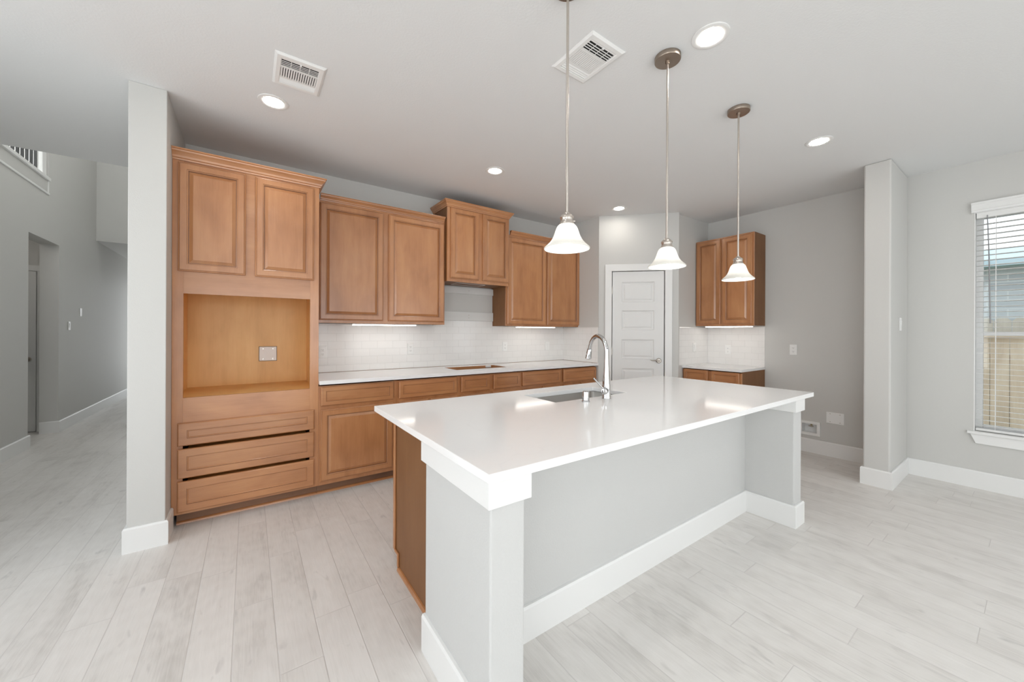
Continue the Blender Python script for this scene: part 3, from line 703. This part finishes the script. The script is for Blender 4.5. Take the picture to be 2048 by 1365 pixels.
# ------------------------------------------------------------------ ceiling vents
def vent(loc, label, damper):
    t = thing('ceiling_vent', label, 'vent', loc, 0, 'ceiling vents')
    hx, hy = 0.126, 0.155
    f = MB(); ix, iy = 0.092, 0.118
    o_ = lambda a, b, z: [(-a, -b, z), (a, -b, z), (a, b, z), (-a, b, z)]
    f.rings([o_(hx, hy, -0.0004), o_(hx, hy, -0.003), o_(hx - 0.012, hy - 0.012, -0.010), o_(ix + 0.004, iy + 0.004, -0.010), o_(ix, iy, -0.008), o_(ix, iy, -0.0004)], False, False)
    f.build('frame', 'plastic', t)
    if damper: MB().box(-ix, ix, -iy, iy, -0.0012, -0.0005).build('duct_back', 'ventdark', t)
    else: MB().box(-ix, ix, -iy, -iy + 0.078, -0.0012, -0.0005).build('duct_back', 'ventdark', t); MB().box(-ix, ix, -iy + 0.079, iy, -0.0052, -0.0045).build('damper', 'plastic', t)
    b = MB()
    b.box(-ix, ix, -iy, -iy + 0.010, -0.008, -0.0065)
    for i in range(5):                                  # slots on the near side
        y = -iy + 0.0245 + i * 0.0145
        if i < 4: b.box(-ix, ix, y - 0.0026, y + 0.0026, -0.008, -0.0070)
    for x in (-0.045, 0.0, 0.045): b.box(x - 0.0015, x + 0.0015, -iy, -iy + 0.075, -0.0070, -0.0060)
    b.build('near_louvres', 'plastic', t)
    b = MB(); n = 15
    b.box(-ix, ix, -0.046, -0.034, -0.008, -0.0015); b.box(-ix, ix, 0.058, 0.070, -0.008, -0.0015)
    for i in range(n):
        x = -ix + (i + 0.5) * 2 * ix / n
        k = 0.0040 if damper else 0.0050
        b.box(x - k, x + k, -0.035, 0.059, -0.008, -0.0065)
    b.build('middle_louvres', 'plastic', t)
    b = MB()
    for i in range(3):
        y = 0.078 + i * 0.0145
        b.prism([(y - 0.008, -0.0018), (y + 0.0065, -0.009), (y + 0.008, -0.0075), (y - 0.0055, -0.0015)], -ix, ix, 'x')
    b.build('far_louvres', 'plastic', t)
    MB().box(-0.004, 0.004, -iy + 0.0015, -iy + 0.012, -0.016, -0.0085).build('damper_lever', 'plastic', t, 0.001)
    return t
vent((0.235, 2.520, ZC), 'white ceiling vent with dark slots near the left wing wall', True)
vent((1.520, 1.445, ZC), 'white ceiling vent right behind the nearest pendant rod', False)

# ------------------------------------------------------------------ pantry door (door_1) and hall door (door_2)
def door_leaf(parent, x0, x1, z1, y, panels, px0, px1, mat='door'):
    bm = MB(); xs = [x0, px0, px1, x1]; zs = [0.012]
    for a, b in panels: zs += [a, b]
    zs += [z1]
    bm.box(x0, x1, y + 0.012, y + 0.035, 0.012, z1)
    # front skin: stiles, rails, and a moulded recess for each panel
    bm.box(x0, px0, y, y + 0.0121, 0.012, z1); bm.box(px1, x1, y, y + 0.0121, 0.012, z1)
    for a, b in zip(zs[0::2], zs[1::2]): bm.box(px0, px1, y, y + 0.0121, a, b)
    o = bm.build('door_leaf', mat, parent)
    for a, b in panels:
        MB().panel(px0, px1, a, b, y + 0.0119, [(0.0, 0.0), (0.001, -0.011), (0.010, -0.006), (0.016, -0.0035), (0.026, -0.0035), (0.036, -0.008), (0.045, -0.0095)]).build('door_panel', mat, o)
    return o
def casing(parent, x0, x1, zt, w, y, name='casing'):
    b = MB()
    b.box(x0 - w, x0, y - 0.018, y - 0.0004, 0, zt); b.box(x1, x1 + w, y - 0.018, y - 0.0004, 0, zt); b.box(x0 - w, x1 + w, y - 0.018, y - 0.0004, zt, zt + w)
    return b.build(name, 'trim', parent, 0.003)
D1 = struct_root('door_1', (PX, PY, 0), -PI / 4)
door_leaf(D1, 0.172, 0.802, 2.118, 0.004, [(0.265, 0.510), (0.635, 0.880), (1.005, 1.250), (1.373, 1.620), (1.729, 1.985)][::1], 0.288, 0.684)
casing(D1, 0.162, 0.812, 2.126, 0.085, 0.0)
MB().box(0.1355, 0.162, -0.002, 0.109, 0, 2.126).box(0.812, 0.8345, -0.002, 0.109, 0, 2.126).box(0.1355, 0.8345, -0.002, 0.109, 2.126, 2.1345).build('jamb', 'trim', D1)
hb = MB().lathe([(0.0, -0.016), (0.024, -0.016), (0.031, -0.010), (0.032, 0.0035)], (0.740, 0, 0.985), 28, False, True, 'y').build('lever_handle', 'satin', D1, smooth=True)
MB().tube([(0.740, -0.010, 0.985), (0.740, -0.042, 0.985), (0.733, -0.050, 0.986), (0.700, -0.052, 0.992), (0.660, -0.050, 0.990), (0.632, -0.046, 0.996)], [0.010, 0.010, 0.0095, 0.008, 0.007, 0.005], 12).build('lever', 'satin', hb, smooth=True)
for z in (0.25, 1.1, 1.88):
    MB().tube([(0.168, -0.004, z - 0.045), (0.168, -0.004, z + 0.045)], 0.0055, 10).build('hinge', 'satin', D1)
D2 = struct_root('door_2', (-2.275, 7.6, 0), 0)
door_leaf(D2, -0.78, 0.0, 2.10, -0.020, [(0.25, 0.95), (1.08, 1.95)], -0.66, -0.12)
casing(D2, -0.79, 0.008, 2.11, 0.072, 0.0)
MB().lathe([(0.0, -0.090), (0.022, -0.086), (0.029, -0.072), (0.026, -0.058), (0.012, -0.050), (0.012, -0.030), (0.030, -0.028), (0.030, -0.0205)], (-0.064, 0, 0.955), 24, False, True, 'y').build('knob', 'satin', D2, smooth=True)

# ------------------------------------------------------------------ window with blind
WN = struct_root('window_1', (XR, 0, 0))
f = MB(); xo = 0.105
f.box(xo, xo + 0.05, WY0 + 0.0005, WY0 + 0.045, WZ0, WZ1 - 0.0005).box(xo, xo + 0.05, WY1 - 0.045, WY1 - 0.0005, WZ0, WZ1 - 0.0005)
f.box(xo, xo + 0.05, WY0 + 0.045, WY1 - 0.045, WZ1 - 0.045, WZ1 - 0.0005).box(xo, xo + 0.05, WY0 + 0.045, WY1 - 0.045, WZ0, WZ0 + 0.045)
f.box(xo + 0.005, xo + 0.045, WY0 + 0.045, WY1 - 0.045, 1.325, 1.36)
f.build('window_frame', 'plastic', WN, 0.003)
MB().box(xo + 0.022, xo + 0.026, WY0 + 0.045, WY1 - 0.045, WZ0 + 0.045, 1.325).box(xo + 0.022, xo + 0.026, WY0 + 0.045, WY1 - 0.045, 1.36, WZ1 - 0.045).build('pane', 'glass', WN)
MB().box(-0.034, 0.104, WY0 - 0.035, WY1 + 0.035, WZ0 - 0.024, WZ0 - 0.0005).build('window_stool', 'trim', WN, 0.004)
b = MB(); b.prism([(WY1 + 0.018, WZ0 - 0.0245), (WY1 - 0.012, WZ0 - 0.105), (WY0 + 0.012, WZ0 - 0.105), (WY0 - 0.018, WZ0 - 0.0245)], -0.020, -0.0004, 'x')
b.build('window_apron', 'trim', WN, 0.003)
b = MB(); b.prism([(-0.0004, WZ1 - 0.003), (-0.018, WZ1 - 0.003), (-0.020, WZ1 + 0.010), (-0.026, WZ1 + 0.016), (-0.026, WZ1 + 0.058), (-0.036, WZ1 + 0.066), (-0.036, WZ1 + 0.080), (-0.0004, WZ1 + 0.080)], WY0 - 0.016, WY1 + 0.016, 'y')
b.build('window_head', 'trim', WN)
MB().box(0.0, xo, WY1 - 0.006, WY1 - 0.0005, WZ0, WZ1 - 0.0005).box(0.0, xo, WY0 + 0.0005, WY0 + 0.006, WZ0, WZ1 - 0.0005).box(0.0, xo, WY0 + 0.006, WY1 - 0.006, WZ1 - 0.006, WZ1 - 0.0005).build('window_return', 'trim', WN)
for nm, y0, y1 in (('window_2', V0, V1),):  # unseen window added around the side fill lamp
    n2_ = struct_root(nm, (XR, 0, 0)); f = MB()
    for a0, a1, c0, c1 in ((y0 + .0005, y0 + .045, WZ0 + .0005, WZ1 - .0005), (y1 - .045, y1 - .0005, WZ0 + .0005, WZ1 - .0005), (y0 + .045, y1 - .045, WZ0 + .0005, WZ0 + .045), (y0 + .045, y1 - .045, WZ1 - .045, WZ1 - .0005), (y0 + .045, y1 - .045, 1.455, 1.495)):
        f.box(xo, xo + 0.05, a0, a1, c0, c1)
    f.build('window_frame', 'plastic', n2_, 0.003)
def back_frame(nm, x0, x1, z0, z1, mull):
    r = struct_root(nm, (0, ROOM_Y, 0)); f = MB(); y0, y1 = -0.09, -0.04
    f.box(x0 + .0005, x0 + .06, y0, y1, z0, z1 - .0005).box(x1 - .06, x1 - .0005, y0, y1, z0, z1 - .0005).box(x0 + .06, x1 - .06, y0, y1, z1 - .06, z1 - .0005).box(x0 + .06, x1 - .06, y0, y1, z0, z0 + .06)
    for x in mull: f.box(x - .04, x + .04, y0, y1, z0 + .06, z1 - .06)
    f.build('window_frame', 'plastic', r, 0.003)
back_frame('door_3', -1.1, 1.9, 0.0005, 2.45, (0.4,)); back_frame('window_3', 2.3, 4.5, 0.5005, 2.45, (3.4,))  # unseen openings added in front of the rear fill lamps

for nm, y0, y1 in (('window_4', -2.5, -0.3), ('window_5', 0.6, 3.0)):  # unseen windows added for the fill lamps on the left
    w4 = struct_root(nm, (XL, 0, 0)); f = MB(); x0, x1 = -0.12, -0.07; ym = (y0 + y1) / 2
    f.box(x0, x1, y0 + .0005, y0 + .06, .5505, 2.4495).box(x0, x1, y1 - .06, y1 - .0005, .5505, 2.4495).box(x0, x1, y0 + .06, y1 - .06, .5505, .61).box(x0, x1, y0 + .06, y1 - .06, 2.39, 2.4495).box(x0, x1, ym - .04, ym + .04, .61, 2.39)
    f.build('window_frame', 'plastic', w4, 0.003)
BL = thing('window_blind', 'white slatted window blind with a hanging wand in the right window', 'blind', (XR + 0.045, 0, 0))
ya, yb = WY0 + 0.010, WY1 - 0.010
MB().box(-0.028, 0.028, ya, yb, WZ1 - 0.052, WZ1 - 0.002).build('headrail', 'slat', BL, 0.003)
s_ = MB(); z = WZ0 + 0.052; n = 0
while z < WZ1 - 0.07:
    tl = math.radians(3); dx, dz = 0.025 * math.cos(tl), 0.025 * math.sin(tl)
    s_.prism([(-dx, z + dz), (0, z + 0.0012), (dx, z - dz), (dx, z - dz - 0.0020), (0, z - 0.0010), (-dx, z + dz - 0.0020)], ya, yb, 'y')
    z += 0.0448; n += 1
s_.build('slats', 'slat', BL)
MB().box(-0.025, 0.025, ya, yb, WZ0 + 0.004, WZ0 + 0.024).build('bottom_rail', 'slat', BL, 0.003)
for y in (WY1 - 0.115, (WY0 + WY1) / 2, WY0 + 0.115):
    MB().box(-0.0285, -0.0270, y - 0.0015, y + 0.0015, WZ0 + 0.02, WZ1 - 0.05).box(0.0270, 0.0285, y - 0.0015, y + 0.0015, WZ0 + 0.02, WZ1 - 0.05).build('ladder_cord', 'plastic', BL)
MB().tube([(-0.036, WY1 - 0.070, WZ1 - 0.035), (-0.037, WY1 - 0.080, 2.0), (-0.038, WY1 - 0.088, 1.43)], [0.0035, 0.0042, 0.0045], 10).build('tilt_wand', 'wand', BL, smooth=True)

# ------------------------------------------------------------------ outside the window
struct('ground', MB().box(5.34, 26, -14, 12, -0.6, -0.45), 'grass')
def fence(name, label, loc, z0, z1, mat, dog, y0=-5.0, y1=4.0):
    t = thing(name, label, 'fence', loc); b = MB(); y = y0; i = 0
    while y < y1:
        j = random.uniform(-0.008, 0.008)
        if dog: b.prism([(y, z0), (y + 0.136, z0), (y + 0.136, z1 - 0.035 + j), (y + 0.105, z1 + j), (y + 0.031, z1 + j), (y, z1 - 0.035 + j)], 0, 0.018, 'x')
        else: b.box(0, 0.018, y, y + 0.136, z0, z1)
        y += 0.141
    b.build('pickets', mat, t)
    if not dog: MB().box(-0.045, 0.04, y0, y1, z1, z1 + 0.022).build('cap_rail', mat, t)
    MB().box(0.02, 0.06, y0, y1, z1 - 0.30, z1 - 0.21).box(0.02, 0.06, y0, y1, z0 + 0.2, z0 + 0.29).build('rails', mat, t)
    return t
fence('wooden_fence', 'tan wooden fence with flat cap seen low through the blind', (7.2, 0, 0), -0.45, 1.305, 'fence', False)
fence('wooden_fence', 'weathered fence with clipped picket tops behind the tan fence', (7.75, 0, 0), -0.45, 1.545, 'fence2', True)
hs = thing('neighbour_house', 'grey brick house with pale blue-grey roof behind the fences', 'house', (11.0, -1.0, -0.45))
MB().box(0, 0.3, -7, 7, 0, 3.05).build('wall', 'house', hs)
MB().prism([(-0.35, 2.98), (-0.35, 3.10), (2.2, 3.62), (2.2, 3.4), (0.0, 2.98)], -7.4, 7.4, 'y').build('roof', 'roof', hs)

# ------------------------------------------------------------------ outlets, switches and plates
def outlet(name, label, loc, rz, kind, w=0.072, h=0.118, cat='outlet', group='wall outlets'):
    """plate on a wall; local -y is out of the wall"""
    t = thing(name, label, cat, loc, rz, group)
    MB().box(-w / 2, w / 2, -0.006, -0.0004, -h / 2, h / 2).build('plate', 'plastic', t, 0.002)
    if kind == 'duplex':
        for dz in (-0.020, 0.020):
            rc = MB().box(-0.017, 0.017, -0.0085, -0.0062, dz - 0.014, dz + 0.014).build('receptacle', 'plastic', t, 0.003)
            MB().box(-0.0075, -0.0055, -0.0090, -0.0084, dz - 0.002, dz + 0.007).box(0.0055, 0.0075, -0.0090, -0.0084, dz - 0.002, dz + 0.006).box(-0.002, 0.002, -0.0090, -0.0084, dz - 0.010, dz - 0.006).build('slots', 'slot', rc)
    elif kind == 'rocker':
        MB().prism([(-0.0062, -0.033), (-0.0085, -0.033), (-0.0115, 0.033), (-0.0062, 0.033)], -0.016, 0.016, 'x').build('rocker', 'plastic', t, 0.001)
    elif kind == 'blank':
        for sx_ in (-0.28, 0.28):
            for sz_ in (-0.36, 0.36):
                MB().lathe([(0.0045, -0.0072), (0.0045, -0.0061)], (sx_ * w, 0, sz_ * h), 10, True, True, 'y').build('screw', 'satin', t)
    return t
yt = YW - 0.0078
outlet('wall_outlet', 'white outlet on the tiles next to the oven cabinet', (0.580, yt, 1.138), 0, 'duplex')
outlet('wall_outlet', 'white outlet on the tiles below the right end of the broad wall cabinet', (1.444, yt, 1.150), 0, 'duplex')
outlet('wall_outlet', 'white outlet on the tiles right of the hood gap, beyond the cooktop cutout', (2.688, yt, 1.152), 0, 'duplex')
outlet('wall_switch', 'white switch on the tiles right of the strip light, behind the faucet', (3.399, yt, 1.146), 0, 'rocker', cat='switch', group='wall switches')
outlet('wall_switch', 'white switch on the tiles right of the pantry door', (4.822, 2.652, 1.147), 0, 'rocker', cat='switch', group='wall switches')
outlet('wall_outlet', 'white outlet on the right wall tiles above the small worktop', (XR - 0.0082, 2.385, 1.117), -PI / 2, 'duplex')
outlet('wall_outlet', 'white outlet on the bare grey wall of the fridge recess', (XR, 1.665, 1.147), -PI / 2, 'duplex')
outlet('blank_plate', 'white two-gang plate low on the grey wall of the fridge recess', (XR, 1.284, 0.421), -PI / 2, 'blank', 0.150, 0.120, 'wall plate', None)
outlet('wall_switch', 'white switch on the side of the wall stub facing the window', (4.86, 0.747, 1.426), 0, 'rocker', cat='switch', group='wall switches')
outlet('wall_switch', 'lower white switch on the dim hallway wall', (XL, 7.745, 1.396), PI / 2, 'rocker', cat='switch', group='wall switches')
outlet('wall_switch', 'upper white thermostat-like plate on the dim hallway wall', (XL, 8.174, 1.600), PI / 2, 'none', cat='wall plate', group=None)
t = outlet('oven_outlet', 'white square outlet plate inside the empty oven opening', (0.140, YW - 0.0318, 1.137), 0, 'blank', 0.128, 0.122, 'outlet', None)
MB().box(-0.0675, 0.0675, -0.0012, -0.0002, -0.0645, 0.0645).build('cutout_gap_shade', 'dark', t)  # dark sheet painting the shadowed gap around the plate
# ice-maker valve box, recessed look with a deep rim
V = thing('valve_box', 'white water valve box low on the wall behind the right end of the island', 'valve box', (XR, 1.510, 0.270), -PI / 2)
b = MB(); o_ = lambda a, c, y: [(-a, y, -c), (a, y, -c), (a, y, c), (-a, y, c)]
b.rings([o_(0.078, 0.058, -0.0004), o_(0.098, 0.078, -0.0004), o_(0.098, 0.078, -0.010), o_(0.068, 0.050, -0.010), o_(0.068, 0.050, 0.085)], False, True).build('box', 'plastic', V)
MB().tube([(0.01, 0.030, 0.050), (0.01, 0.030, 0.010)], 0.009, 12).build('valve', 'brass', V, smooth=True)
MB().box(-0.012, 0.032, 0.010, 0.0195, 0.014, 0.028).build('valve_handle', 'satin', V, 0.002)
